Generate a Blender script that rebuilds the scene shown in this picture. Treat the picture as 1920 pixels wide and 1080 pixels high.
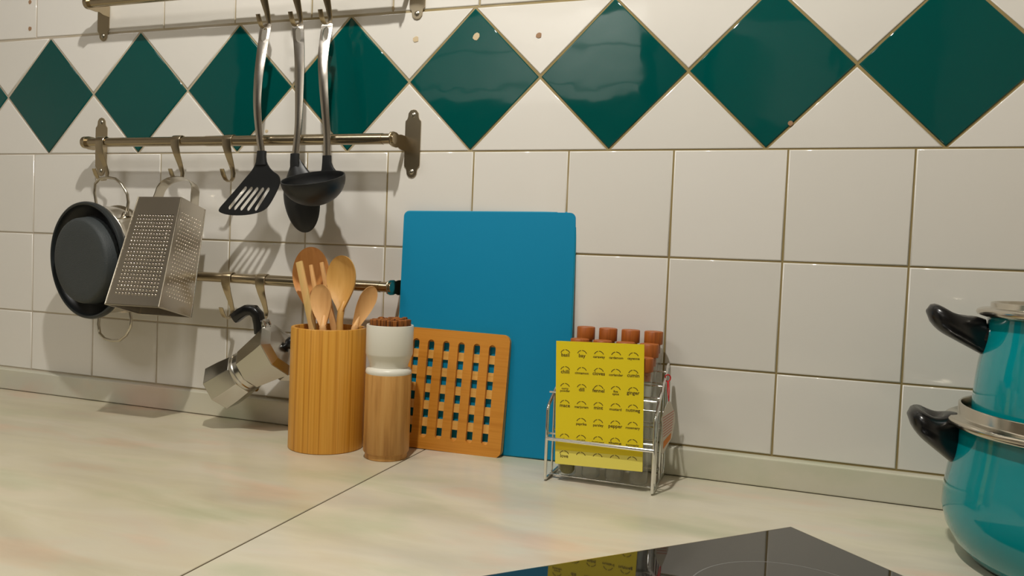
import bpy, bmesh, math, random
from mathutils import Vector, Matrix
random.seed(7)
S = bpy.context.scene
for o in list(bpy.data.objects): bpy.data.objects.remove(o)
PI = math.pi

# ------------------------------------------------------------------ camera
cam_d = bpy.data.cameras.new('camera'); cam = bpy.data.objects.new('camera', cam_d)
S.collection.objects.link(cam); S.camera = cam
cam_d.sensor_width = 36.0; cam_d.lens = 36.0*1435.3/1920; cam_d.clip_start = 0.02
YAW, PITCH, ROLL = -0.33033833, 0.0406393, 0.04074391
fw = Vector((math.sin(YAW)*math.cos(PITCH), math.cos(YAW)*math.cos(PITCH), -math.sin(PITCH)))
r0 = Vector((math.cos(YAW), -math.sin(YAW), 0)); u0 = r0.cross(fw)
rr = r0*math.cos(ROLL)+u0*math.sin(ROLL); uu = -r0*math.sin(ROLL)+u0*math.cos(ROLL)
mw = Matrix((rr, uu, -fw)).transposed().to_4x4(); mw.translation = (1.3411, -1.0887, 0.294)
cam.matrix_world = mw

# ------------------------------------------------------------------ world, lights, exposure
w = bpy.data.worlds.new('world'); S.world = w; w.use_nodes = True
w.node_tree.nodes['Background'].inputs[0].default_value = (1.0, 0.95, 0.88, 1)
w.node_tree.nodes['Background'].inputs[1].default_value = 0.3
S.view_settings.view_transform = 'Standard'; S.view_settings.look = 'None'
S.view_settings.exposure = 0.2; S.cycles.transparent_max_bounces = 40; S.view_settings.gamma = 1; S.view_settings.use_curve_mapping = False

def light(name, kind, loc, energy, color, size=0.1, target=None, size_y=None):
    d = bpy.data.lights.new(name, kind); d.energy = energy; d.color = color
    if kind == 'AREA':
        d.size = size
        if size_y: d.shape = 'RECTANGLE'; d.size_y = size_y
    else: d.shadow_soft_size = size
    o = bpy.data.objects.new(name, d); S.collection.objects.link(o); o.location = loc
    if target is not None:
        o.rotation_euler = (Vector(target)-Vector(loc)).to_track_quat('-Z', 'Y').to_euler()
    return o
light('far_fill_light', 'AREA', (0.5, -1.95, 1.56), 11, (1.0, 0.975, 0.93), 0.3, (0.4, -2.5, 0.9))  # added fill, brightens the opposite wall so its reflections show in the tiles
ks = light('ceiling_spot_light', 'SPOT', (0.98, -0.68, 1.40), 40, (1.0, 0.965, 0.89), 0.02, (0.72, -0.12, 0.1))
ks.data.spot_size = math.radians(150); ks.data.spot_blend = .25
light('ceiling_fill_light', 'AREA', (0.0, -1.35, 1.52), 8, (1.0, 0.975, 0.93), 0.5, (0.0, -1.35, 0))  # added soft fill for the whole room, not a known fixture

# ------------------------------------------------------------------ materials
def srgb(c):
    return tuple(((v/255)/12.92 if v/255 <= .04045 else ((v/255+.055)/1.055)**2.4) for v in c)+(1,)
def new_mat(name):
    m = bpy.data.materials.new(name); m.use_nodes = True
    return m, m.node_tree.nodes, m.node_tree.links, m.node_tree.nodes['Principled BSDF']
def plain(name, c, rough=.5, metal=0, bump=0, bscale=200, coat=0, spec=.5, anis=0):
    m, N, L, B = new_mat(name)
    B.inputs['Base Color'].default_value = srgb(c); B.inputs['Roughness'].default_value = rough
    B.inputs['Metallic'].default_value = metal; B.inputs['Coat Weight'].default_value = coat
    B.inputs['Specular IOR Level'].default_value = spec
    if bump:
        n = N.new('ShaderNodeTexNoise'); n.inputs['Scale'].default_value = bscale
        tc = N.new('ShaderNodeTexCoord'); L.new(tc.outputs['Object'], n.inputs['Vector'])
        b = N.new('ShaderNodeBump'); b.inputs['Strength'].default_value = bump; b.inputs['Distance'].default_value = .001
        L.new(n.outputs['Fac'], b.inputs['Height']); L.new(b.outputs['Normal'], B.inputs['Normal'])
    return m
def ramp(N, L, fac, stops):
    r = N.new('ShaderNodeValToRGB'); e = r.color_ramp.elements
    while len(e) < len(stops): e.new(.5)
    for i, (p, c) in enumerate(stops): e[i].position = p; e[i].color = srgb(c)
    L.new(fac, r.inputs['Fac']); return r
def wood(name, stops, scale=(60, 60, 2), rough=.45, detail=4, bump=.15, coat=0):
    m, N, L, B = new_mat(name)
    tc = N.new('ShaderNodeTexCoord'); mp = N.new('ShaderNodeMapping'); mp.inputs['Scale'].default_value = scale
    n = N.new('ShaderNodeTexNoise'); n.inputs['Scale'].default_value = 1; n.inputs['Detail'].default_value = detail
    n.inputs['Roughness'].default_value = .6
    oi = N.new('ShaderNodeObjectInfo'); add = N.new('ShaderNodeVectorMath'); add.operation = 'ADD'
    sc = N.new('ShaderNodeVectorMath'); sc.operation = 'SCALE'; sc.inputs['Scale'].default_value = 13
    cmb = N.new('ShaderNodeCombineXYZ')
    for i in range(3): L.new(oi.outputs['Random'], cmb.inputs[i])
    L.new(cmb.outputs[0], sc.inputs[0])
    L.new(tc.outputs['Object'], mp.inputs['Vector']); L.new(mp.outputs[0], add.inputs[0]); L.new(sc.outputs[0], add.inputs[1])
    L.new(add.outputs[0], n.inputs['Vector'])
    r = ramp(N, L, n.outputs['Fac'], stops); L.new(r.outputs[0], B.inputs['Base Color'])
    B.inputs['Roughness'].default_value = rough; B.inputs['Coat Weight'].default_value = coat; B.inputs['Coat Roughness'].default_value = .15
    b = N.new('ShaderNodeBump'); b.inputs['Strength'].default_value = bump; b.inputs['Distance'].default_value = .0008
    L.new(n.outputs['Fac'], b.inputs['Height']); L.new(b.outputs['Normal'], B.inputs['Normal'])
    return m
def glazed(name, c, c2, rough=.07, bump=.25, bscale=14):
    """glazed ceramic: slight hue change from tile to tile, faint waviness"""
    m, N, L, B = new_mat(name)
    tc = N.new('ShaderNodeTexCoord'); oi = N.new('ShaderNodeObjectInfo')
    mx = N.new('ShaderNodeMix'); mx.data_type = 'RGBA'
    mx.inputs[6].default_value = srgb(c); mx.inputs[7].default_value = srgb(c2); L.new(oi.outputs['Random'], mx.inputs[0])
    L.new(mx.outputs[2], B.inputs['Base Color']); B.inputs['Roughness'].default_value = rough
    g = N.new('ShaderNodeNewGeometry')
    n = N.new('ShaderNodeTexNoise'); n.inputs['Scale'].default_value = bscale; n.inputs['Detail'].default_value = 1.5
    L.new(g.outputs['Position'], n.inputs['Vector'])
    b = N.new('ShaderNodeBump'); b.inputs['Strength'].default_value = bump; b.inputs['Distance'].default_value = .004
    L.new(n.outputs['Fac'], b.inputs['Height']); L.new(b.outputs['Normal'], B.inputs['Normal'])
    return m
def marble(name, stops, off, yrot=0, rough=.28):
    m, N, L, B = new_mat(name)
    tc = N.new('ShaderNodeTexCoord'); mp = N.new('ShaderNodeMapping')
    mp.inputs['Scale'].default_value = (2.2, 9, 3); mp.inputs['Location'].default_value = off; mp.inputs['Rotation'].default_value = (0, 0, yrot)
    L.new(tc.outputs['Object'], mp.inputs['Vector'])
    n = N.new('ShaderNodeTexNoise'); n.inputs['Scale'].default_value = 1.6; n.inputs['Detail'].default_value = 7; n.inputs['Distortion'].default_value = .6
    L.new(mp.outputs[0], n.inputs['Vector'])
    r = ramp(N, L, n.outputs['Fac'], stops)
    n2 = N.new('ShaderNodeTexNoise'); n2.inputs['Scale'].default_value = 7; n2.inputs['Detail'].default_value = 6
    mp2 = N.new('ShaderNodeMapping'); mp2.inputs['Scale'].default_value = (.7, 1.6, 1); L.new(tc.outputs['Object'], mp2.inputs['Vector']); L.new(mp2.outputs[0], n2.inputs['Vector'])
    r2 = ramp(N, L, n2.outputs['Fac'], [(.33, (206, 212, 184)), (.46, (230, 225, 208)), (.56, (228, 224, 214)), (.7, (238, 208, 192))])
    mx = N.new('ShaderNodeMix'); mx.data_type = 'RGBA'; mx.blend_type = 'MULTIPLY'; mx.inputs[0].default_value = .7
    L.new(r.outputs[0], mx.inputs[6]); L.new(r2.outputs[0], mx.inputs[7]); L.new(mx.outputs[2], B.inputs['Base Color'])
    B.inputs['Roughness'].default_value = rough
    return m
M = {}
M['tile'] = glazed('white_glaze', (230, 226, 219), (223, 219, 211), .07, .12)
M['green'] = glazed('green_glaze', (0, 78, 74), (0, 72, 68), .04, .12, 16)
m, N, L, B = new_mat('grout'); M['grout'] = m
g_ = N.new('ShaderNodeNewGeometry'); sx_ = N.new('ShaderNodeSeparateXYZ'); L.new(g_.outputs['Position'], sx_.inputs[0])
nz_ = N.new('ShaderNodeTexNoise'); nz_.inputs['Scale'].default_value = 9; L.new(g_.outputs['Position'], nz_.inputs['Vector'])
ad_ = N.new('ShaderNodeMath'); ad_.operation = 'MULTIPLY_ADD'; ad_.inputs[1].default_value = .45; L.new(sx_.outputs[0], ad_.inputs[0]); L.new(nz_.outputs[0], ad_.inputs[2])
rg_ = ramp(N, L, ad_.outputs[0], [(.5, (190, 178, 160)), (.75, (176, 162, 132)), (1.0, (146, 128, 84))]); L.new(rg_.outputs[0], B.inputs['Base Color'])
B.inputs['Roughness'].default_value = .9
M['marble_left'] = marble('marble_left', [(.25, (198, 189, 168)), (.45, (212, 205, 183)), (.6, (222, 215, 197)), (.8, (214, 200, 182))], (0, 0, 0), .12)
M['marble_right'] = marble('marble_right', [(.25, (206, 201, 186)), (.45, (220, 215, 200)), (.6, (230, 225, 211)), (.8, (218, 209, 188))], (4, 2, 0), .5)
M['marble_edge'] = marble('marble_edge', [(.25, (212, 212, 202)), (.5, (226, 225, 215)), (.8, (226, 222, 206))], (1, 5, 0), 0, .3)
M['steel'] = plain('polished_steel', (205, 198, 184), .17, 1)
M['steel_warm'] = plain('nickel_steel', (186, 172, 146), .25, 1)
M['steel_brushed'] = plain('brushed_steel', (200, 193, 182), .22, 1, bump=.05, bscale=900)
M['chrome'] = plain('chrome', (225, 225, 222), .08, 1)
M['alu'] = plain('cast_aluminium', (205, 203, 196), .2, 1)
M['black'] = plain('black_nylon', (21, 23, 25), .42, bump=.06, bscale=900)
M['blackplastic'] = plain('black_bakelite', (16, 16, 17), .25)
M['nonstick'] = plain('nonstick_grey', (62, 67, 68), .6, bump=.5, bscale=500)
M['nonstick_dark'] = plain('nonstick_black', (16, 18, 20), .35)
M['rubber'] = plain('dark_rim', (36, 41, 43), .4)
M['bamboo'] = wood('bamboo', [(.3, (160, 98, 22)), (.44, (204, 142, 46)), (.55, (216, 158, 62)), (.7, (176, 112, 30))], (170, 170, 1.2), .4, 4, bump=.02)
M['bamboo_dark'] = plain('bamboo_inside', (120, 66, 22), .6)
M['oak'] = wood('oak', [(.3, (160, 108, 48)), (.5, (196, 144, 76)), (.7, (206, 158, 92))], (90, 90, 5), .5, 5)
M['beech'] = wood('beech', [(.3, (212, 158, 98)), (.5, (228, 178, 116)), (.7, (222, 168, 108))], (60, 60, 4), .5, 3)
M['beech_gold'] = wood('beech_gold', [(.3, (200, 150, 76)), (.5, (218, 170, 94)), (.7, (206, 156, 80))], (60, 60, 4), .5, 3)
M['beech_red'] = wood('beech_red', [(.3, (196, 128, 64)), (.5, (216, 152, 84)), (.7, (204, 140, 74))], (60, 60, 4), .5, 3)
M['olive_wood'] = wood('olive_wood', [(.3, (196, 164, 96)), (.5, (214, 178, 112)), (.7, (222, 170, 108))], (60, 60, 4), .5, 3)
M['trivet'] = wood('trivet_bamboo', [(.3, (196, 124, 34)), (.5, (212, 142, 50)), (.7, (202, 130, 40))], (4, 60, 160), .42, 3)
M['trivet_back'] = wood('trivet_back', [(.3, (218, 158, 70)), (.5, (232, 178, 92)), (.7, (226, 168, 80))], (4, 60, 160), .45, 3)
M['cork'] = wood('cap_wood', [(.3, (138, 68, 14)), (.5, (172, 92, 24)), (.7, (154, 78, 18))], (160, 160, 8), .5, 3)
M['bristle'] = wood('bristle_brown', [(.3, (64, 32, 8)), (.5, (134, 76, 20)), (.7, (168, 100, 32))], (300, 300, 20), .8, 3)
M['blue'] = plain('blue_board', (0, 134, 176), .5, spec=.3, bump=.05, bscale=600)
M['blue_edge'] = plain('blue_board_edge', (20, 150, 180), .4)
M['ceramic'] = plain('white_ceramic', (226, 222, 208), .35)
M['yellow'] = plain('yellow_paper', (236, 212, 18), .55)
M['yellow_light'] = plain('yellow_paper_light', (238, 224, 100), .5)
M['ink'] = plain('brown_ink', (74, 52, 14), .7)
M['teal'] = plain('teal_enamel', (0, 138, 144), .08, coat=.4)
M['enamel_dark'] = plain('dark_enamel', (34, 26, 30), .3)
M['hob'] = plain('black_glass', (24, 24, 25), .03, spec=.9); M['hob'].node_tree.nodes['Principled BSDF'].inputs['IOR'].default_value = 1.9
M['hob_mark'] = plain('hob_marking', (120, 120, 118), .3)
M['joint'] = plain('joint_filler', (84, 70, 48), .8)
M['red'] = plain('red_cord', (200, 30, 30), .6)
M['tag'] = plain('tag_paper', (206, 196, 182), .5)
M['tag_red'] = plain('tag_red_ink', (196, 90, 80), .6)
M['tag_orange'] = plain('tag_orange_ink', (214, 130, 60), .6)
M['herb'] = plain('dried_herb', (110, 104, 40), .9, bump=1, bscale=500)
M['plug'] = plain('wall_plug', (206, 186, 150), .6)
M['plug_brown'] = plain('wall_plug_brown', (160, 124, 92), .7)
M['brass'] = plain('brass', (170, 130, 60), .3, 1)
M['screw'] = plain('screw_steel', (190, 185, 170), .25, 1)
M['paint'] = plain('wall_paint', (206, 200, 190), .8)
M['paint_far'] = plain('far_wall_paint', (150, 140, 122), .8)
M['paint_side'] = plain('side_wall_paint', (196, 190, 178), .8)
M['cabinet_dark'] = plain('dark_cabinet_front', (52, 50, 46), .4)
M['cabinet_white'] = plain('white_cabinet_front', (228, 226, 220), .4)
M['floor'] = plain('floor_tile', (150, 134, 112), .4)
m, N, L, B = new_mat('clear_glass')
N.remove(B); tr_ = N.new('ShaderNodeBsdfTransparent'); tr_.inputs[0].default_value = (.95, .96, .95, 1); gl_ = N.new('ShaderNodeBsdfGlossy'); gl_.inputs['Roughness'].default_value = .03
lw_ = N.new('ShaderNodeLayerWeight'); pw_ = N.new('ShaderNodeMath'); pw_.operation = 'POWER'; pw_.inputs[1].default_value = 3.5; L.new(lw_.outputs['Facing'], pw_.inputs[0])
fr_ = N.new('ShaderNodeMath'); fr_.operation = 'MULTIPLY_ADD'; fr_.inputs[1].default_value = .85; fr_.inputs[2].default_value = .07; L.new(pw_.outputs[0], fr_.inputs[0]); ms_ = N.new('ShaderNodeMixShader')
L.new(fr_.outputs[0], ms_.inputs[0]); L.new(tr_.outputs[0], ms_.inputs[1]); L.new(gl_.outputs[0], ms_.inputs[2])
L.new(ms_.outputs[0], N['Material Output'].inputs['Surface']); M['glass'] = m

# ------------------------------------------------------------------ mesh builder
class MB:
    def __init__(self): self.v = []; self.f = []; self.mi = []
    def add(self, vs, fs, mi=0, mat=None):
        b = len(self.v)
        for p in vs:
            p = Vector(p); self.v.append(mat @ p if mat else p)
        for q in fs: self.f.append([b+i for i in q]); self.mi.append(mi)
        return self
    def box(self, x0, y0, z0, x1, y1, z1, mi=0, mat=None):
        vs = [(x, y, z) for z in (z0, z1) for y in (y0, y1) for x in (x0, x1)]
        return self.add(vs, [(0, 2, 3, 1), (4, 5, 7, 6), (0, 1, 5, 4), (2, 6, 7, 3), (0, 4, 6, 2), (1, 3, 7, 5)], mi, mat)
    def lathe(self, prof, seg=48, mi=0, mat=None, closed=False):
        """prof: (r, z) list, revolved about z. r=0 ends close themselves."""
        vs = []; idx = []
        for (r, z) in prof:
            if r < 1e-6: idx.append([len(vs)]); vs.append((0, 0, z))
            else:
                idx.append([len(vs)+k for k in range(seg)])
                vs += [(r*math.cos(2*PI*k/seg), r*math.sin(2*PI*k/seg), z) for k in range(seg)]
        fs = []
        pairs = list(zip(idx, idx[1:]))+([(idx[-1], idx[0])] if closed else [])
        for a, b in pairs:
            for k in range(seg):
                k2 = (k+1) % seg
                if len(a) == 1 and len(b) == 1: continue
                if len(a) == 1: fs.append((a[0], b[k2], b[k]))
                elif len(b) == 1: fs.append((a[k], a[k2], b[0]))
                else: fs.append((a[k], a[k2], b[k2], b[k]))
        return self.add(vs, fs, mi, mat)
    def tube(self, path, r, seg=12, mi=0, mat=None, closed=False, rs=None, flat=None, up=None, caps=True):
        """round (or flat: (ru, rv)) tube along a path"""
        P = [Vector(p) for p in path]; n = len(P); vs = []; fs = []
        T = []
        for i in range(n):
            a = P[(i-1) % n] if (closed or i > 0) else P[0]; b = P[(i+1) % n] if (closed or i < n-1) else P[-1]
            T.append((b-a).normalized())
        N = Vector(up) if up else (Vector((0, 0, 1)) if abs(T[0].z) < .9 else Vector((1, 0, 0)))
        N = (N-T[0]*N.dot(T[0])).normalized()
        for i in range(n):
            if up: N = Vector(up)
            N = (N-T[i]*N.dot(T[i])).normalized(); Bn = T[i].cross(N)
            s = rs[i] if rs else 1
            for k in range(seg):
                a = 2*PI*k/seg
                if flat: ca, sa = math.cos(a), math.sin(a); u = flat[0]*s*math.copysign(abs(ca)**.5, ca); v = flat[1]*math.copysign(abs(sa)**.5, sa)
                else: u = r*s*math.cos(a); v = r*s*math.sin(a)
                vs.append(P[i]+N*u+Bn*v)
        m_ = n if closed else n-1
        for i in range(m_):
            for k in range(seg):
                a = i*seg+k; b = i*seg+(k+1) % seg; c = ((i+1) % n)*seg+(k+1) % seg; d = ((i+1) % n)*seg+k
                fs.append((a, b, c, d))
        if not closed and caps: fs.append(tuple(reversed(range(seg)))); fs.append(tuple(range((n-1)*seg, n*seg)))
        return self.add(vs, fs, mi, mat)
    def prism(self, poly, d0, d1, mi=0, mat=None):
        """poly in (x, z), extruded along y from d0 to d1"""
        n = len(poly); vs = [(x, d0, z) for x, z in poly]+[(x, d1, z) for x, z in poly]
        fs = [tuple(range(n)), tuple(reversed(range(n, 2*n)))]+[(i, i+n, (i+1) % n+n, (i+1) % n) for i in range(n)]
        return self.add(vs, fs, mi, mat)
    def mesh(self, name, mats, smooth=35, bevel=0, seg=2, fix=True, flat_big=False):
        me = bpy.data.meshes.new(name); bm = bmesh.new()
        vs = [bm.verts.new(p) for p in self.v]
        for q, mi in zip(self.f, self.mi):
            try: fc = bm.faces.new([vs[i] for i in q]); fc.material_index = mi
            except ValueError: pass
        bmesh.ops.remove_doubles(bm, verts=bm.verts, dist=1e-6)
        if fix: bmesh.ops.recalc_face_normals(bm, faces=bm.faces)
        if bevel:
            es = [e for e in bm.edges if len(e.link_faces) == 2 and e.calc_face_angle(0) > math.radians(40)]
            bmesh.ops.bevel(bm, geom=es, offset=bevel, segments=seg, profile=.5, affect='EDGES', clamp_overlap=True)
        for fc in bm.faces: fc.smooth = bool(smooth)
        if smooth:
            for e in bm.edges:
                if len(e.link_faces) == 2 and e.calc_face_angle(0) > math.radians(smooth): e.smooth = False
        if flat_big:
            big = max(bm.faces, key=lambda f_: f_.calc_area()); big.smooth = False
        bm.to_mesh(me); bm.free()
        me['wn'] = bool(bevel and smooth)
        for m_ in (mats if isinstance(mats, (list, tuple)) else [mats]): me.materials.append(M[m_])
        return me
    def obj(self, name, mats, parent=None, **k):
        return link(name, self.mesh(name, mats, **k), parent)
def link(name, me, parent=None, loc=None):
    o = bpy.data.objects.new(name, me); S.collection.objects.link(o)
    if parent: o.parent = parent
    if me.get('wn'):
        md = o.modifiers.new('normals', 'WEIGHTED_NORMAL'); md.keep_sharp = True; md.mode = 'FACE_AREA'
    if loc: o.location = loc
    return o
def thing(name, label, cat, loc=(0, 0, 0), group=None, mat=None):
    o = bpy.data.objects.new(name, None); S.collection.objects.link(o); o.empty_display_size = .02
    if mat: o.matrix_world = mat
    else: o.location = loc
    tag(o, label, cat, group); return o
def tag(o, label, cat, group=None):
    o['label'] = label; o['category'] = cat
    if group: o['group'] = group
    return o
def struct(o): o['kind'] = 'structure'; return o
def copy_tree(root, loc, label, group):
    r = root.copy(); S.collection.objects.link(r); r.location = loc; r['label'] = label; r['group'] = group
    for ch in [c for c in bpy.data.objects if c.parent == root]:
        c = ch.copy(); S.collection.objects.link(c); c.parent = r
        for g in [x for x in bpy.data.objects if x.parent == ch]:
            d = g.copy(); S.collection.objects.link(d); d.parent = c
    return r
def T(x, y, z): return Matrix.Translation((x, y, z))
def R(ax, a): return Matrix.Rotation(a, 4, ax.upper())
def frame(o, z, y):
    """matrix with local z along z, local y near y"""
    z = Vector(z).normalized(); y = Vector(y); x = y.cross(z).normalized(); y = z.cross(x)
    m_ = Matrix((x, y, z)).transposed().to_4x4(); m_.translation = Vector(o); return m_

# ------------------------------------------------------------------ room shell
H0 = .452                                  # joint under the diamond band, above the worktop
G = .0022                                  # grout width
XL, XR = -1.2, 1.96
ZF, ZC, YB = -.9, 1.6, -2.7
wall = struct(MB().box(XL-.1, .004, ZF, XR+.1, .12, ZC).obj('wall_back', 'paint', smooth=0))
MB().box(XL, -.0026, .02, XR, .004, 1.12).obj('grout_bed', 'grout', wall, smooth=0)

def tile_piece(poly, th=.006, bev=.0016):
    """glazed piece: poly (x, z) about its centre, pillow edge"""
    n = len(poly)
    def inset(d):
        out = []
        for i in range(n):
            p0, p1, p2 = Vector(poly[i-1]), Vector(poly[i]), Vector(poly[(i+1) % n])
            e1 = (p1-p0).normalized(); e2 = (p2-p1).normalized()
            n1 = Vector((-e1.y, e1.x)); n2 = Vector((-e2.y, e2.x)); k = (n1+n2)
            out.append(p1+k*d/(1+n1.dot(n2)))
        return out
    b = MB(); rings = [(0, .002), (0, -.0025), (bev*.35, -.0036), (bev, -.004)]
    vs = []
    for d, y in rings: vs += [(p.x, y, p.y) for p in inset(d)]
    fs = [(r_*n+i, r_*n+(i+1) % n, (r_+1)*n+(i+1) % n, (r_+1)*n+i) for r_ in range(3) for i in range(n)]
    fs.append(tuple(range(3*n, 4*n)))
    b.add(vs, fs); return b
meshes = {}
def rect(wd, ht): return [(-wd/2, -ht/2), (wd/2, -ht/2), (wd/2, ht/2), (-wd/2, ht/2)]
def tile_at(name, poly, cx, cz, mat, key):
    if key not in meshes: meshes[key] = tile_piece(poly).mesh(name, mat, smooth=50, flat_big=True)
    o = link(name, meshes[key], wall, (cx, 0, cz))
    o.rotation_euler = (random.gauss(0, .0028), 0, 0) if False else (random.gauss(0, .002), 0, random.gauss(0, .002))
    return o
cols = [-1.197, -1.047, -.897, -.747, -.598, -.449, -.299, -.150, 0, .152, .302, .4535, .6045, .753, .899, 1.048, 1.199, 1.349, 1.501, 1.652, 1.803, 1.957]
rows = [(.0405, .152), (.152, .302), (.302, H0), (.6695, .818), (.818, .968), (.968, 1.117)]
for (z0, z1) in rows:
    for a, b_ in zip(cols, cols[1:]):
        wd, ht = round(b_-a-G, 4), round(z1-z0-G, 4)
        if z0 > .7 and (b_ < -.5): pass
        tile_at('wall_tile', rect(wd, ht), (a+b_)/2, (z0+z1)/2, 'tile', (wd, ht))
# diamond band between two flat joints
hd = .1051
PX = .2138; zc = .5601
first = .0365-6*PX
gx = .0028
for i in range(15):
    cx = first+i*PX+(.0008 if i > 8 else 0)
    if cx-hd > XL and cx+hd < XR:
        tile_at('diamond_tile', [(-hd, 0), (0, -hd-.001), (hd, 0), (0, hd+.001)], cx, zc, 'green', 'diamond')
    hx = PX/2-.0028; top = hx-.0002
    mx = cx+PX/2
    if mx-hx > XL and mx+hx < XR:
        tile_at('triangle_tile', [(-hx, 0), (hx, 0), (0, top)], mx, H0+G/2, 'tile', 'tri_low')
        tile_at('triangle_tile', [(0, -top), (hx, 0), (-hx, 0)], mx, .6682-G/2, 'tile', 'tri_up')
# plugged drill holes and chips in the glaze
for (x, z, r_, mt) in ((.8959, .6239, .0058, 'plug'), (.7949, .6253, .005, 'plug'), (.9949, .6202, .0045, 'plug_brown'), (1.3496, .4859, .0038, 'plug_brown'),
                       (-.0166, .738, .0042, 'plug_brown'), (-.0155, .688, .0042, 'plug_brown'), (.5239, .4872, .003, 'plug'), (.7535, .676, .003, 'plug')):
    b = MB(); n = 9
    rad = [r_*random.uniform(.82, 1.12) for _ in range(n)]
    b.prism([(rad[k]*math.cos(2*PI*k/n), rad[k]*math.sin(2*PI*k/n)) for k in range(n)], -.0046, -.001)
    link('hole_plug', b.mesh('hole_plug', mt, bevel=.0003), wall, (x, 0, z))

struct(MB().box(XL-.1, YB-.1, ZF, XL, .12, ZC).obj('wall_left', 'paint_side', smooth=0))
struct(MB().box(XR, YB-.1, ZF, XR+.1, .004, ZC).obj('wall_right', 'paint_side', smooth=0))
struct(MB().box(XL, YB-.1, ZF, XR, YB, ZC).obj('wall_front', 'paint_far', smooth=0))
struct(MB().box(XL-.1, YB-.1, ZF-.1, XR+.1, .12, ZF).obj('floor', 'floor', smooth=0))
struct(MB().box(XL-.1, YB-.1, ZC, XR+.1, .12, ZC+.1).obj('ceiling', 'paint', smooth=0))

# marble upstand
struct(MB().box(XL+.001, -.020, 0.0005, XR-.001, .0035, .0392).obj('baseboard_back', 'marble_edge', bevel=.003))

# ------------------------------------------------------------------ worktop slabs
def slab(name, poly, mt, label):
    b = MB(); n = len(poly)
    b.add([(x, y, -.03) for x, y in poly]+[(x, y, 0) for x, y in poly],
          [tuple(reversed(range(n))), tuple(range(n, 2*n))]+[(i, (i+1) % n, (i+1) % n+n, i+n) for i in range(n)])
    return tag(b.obj(name, mt, bevel=.0008, seg=1), label, 'countertop')
slab('countertop_slab', [(XL+.001, -.62), (.8563, -.62), (.8563, .0015), (XL+.001, .0015)], 'marble_left', 'streaked cream marble worktop slab on the left of the joint, under the hanging pans')
slab('countertop_slab', [(.8583, -.62), (.93, -.62), (1.34, -1.03), (1.34, -1.9), (XR-.001, -1.9), (XR-.001, .0015), (.8583, .0015)], 'marble_right', 'pale cream marble worktop slab on the right of the joint, carrying the hob and pots')
lk = [o for o in bpy.data.objects if o.name == 'countertop_slab'][0]
MB().box(.8561, -.62, -.02, .8585, -.0201, -.0006).obj('joint_filler', 'joint', lk, smooth=0)
def base_cabinet(x0, x1, y0, y1, front, label):
    t = thing('base_cabinet', label, 'cabinet', ((x0+x1)/2, (y0+y1)/2, ZF))
    ox, oy = (x0+x1)/2, (y0+y1)/2
    MB().box(x0-ox, y0-oy, .1, x1-ox, y1-oy, .868).obj('body', 'cabinet_white', t, bevel=.001)
    MB().box(x0-ox+.03, y0-oy+.05, 0, x1-ox-.03, y1-oy-.02, .1).obj('plinth', 'cabinet_dark', t, smooth=0)
    if front == 'y':
        n = max(1, round((x1-x0)/.5)); wd = (x1-x0)/n
        for k in range(n):
            d = MB().box(x0-ox+k*wd+.003, y0-oy-.02, .12, x0-ox+(k+1)*wd-.003, y0-oy, .86).obj('door', 'cabinet_white', t, bevel=.002)
            MB().tube([(x0-ox+k*wd+.06, y0-oy-.045, .8), (x0-ox+k*wd+.2, y0-oy-.045, .8)], .005).obj('handle', 'steel', d)
    return t
base_cabinet(XL+.002, .85, -.57, -.002, 'y', 'white base cabinet row under the left worktop')
base_cabinet(1.40, XR-.002, -1.86, -.66, 'x', 'white base cabinet under the right worktop arm')

# ------------------------------------------------------------------ induction hob, set at 45 degrees in the corner
hobm = T(1.3722, -.1772, 0) @ R('z', -3*PI/4)      # local x along one edge, local y along the other
t = thing('induction_hob', 'black glass induction hob set diagonally into the marble at the bottom edge', 'hob', mat=hobm)
MB().box(0, 0, .0002, .51, .58, .0028).obj('glass_top', 'hob', t, bevel=.0008)
b = MB()
b.box(-.0012, -.0012, .0001, .5112, 0, .0026); b.box(-.0012, .58, .0001, .5112, .5812, .0026)
b.box(-.0012, 0, .0001, 0, .58, .0026); b.box(.51, 0, .0001, .5112, .58, .0046); b.obj('metal_edge', 'steel_brushed', t, smooth=0)
inv = hobm.inverted()
for (x, y, r_) in ((1.3715, -.3847, .0907), (1.215, -.545, .075), (1.54, -.555, .075), (1.385, -.72, .1)):
    c = inv @ Vector((x, y, 0)); b = MB()
    b.tube([(r_*math.cos(2*PI*k/96), r_*math.sin(2*PI*k/96), .00285) for k in range(96)], .0009, 4, closed=True, flat=(.00008, .0006), up=(0, 0, 1))
    o = b.obj('cooking_zone_ring', 'hob_mark', t); o.location = (c.x, c.y, 0)

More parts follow.
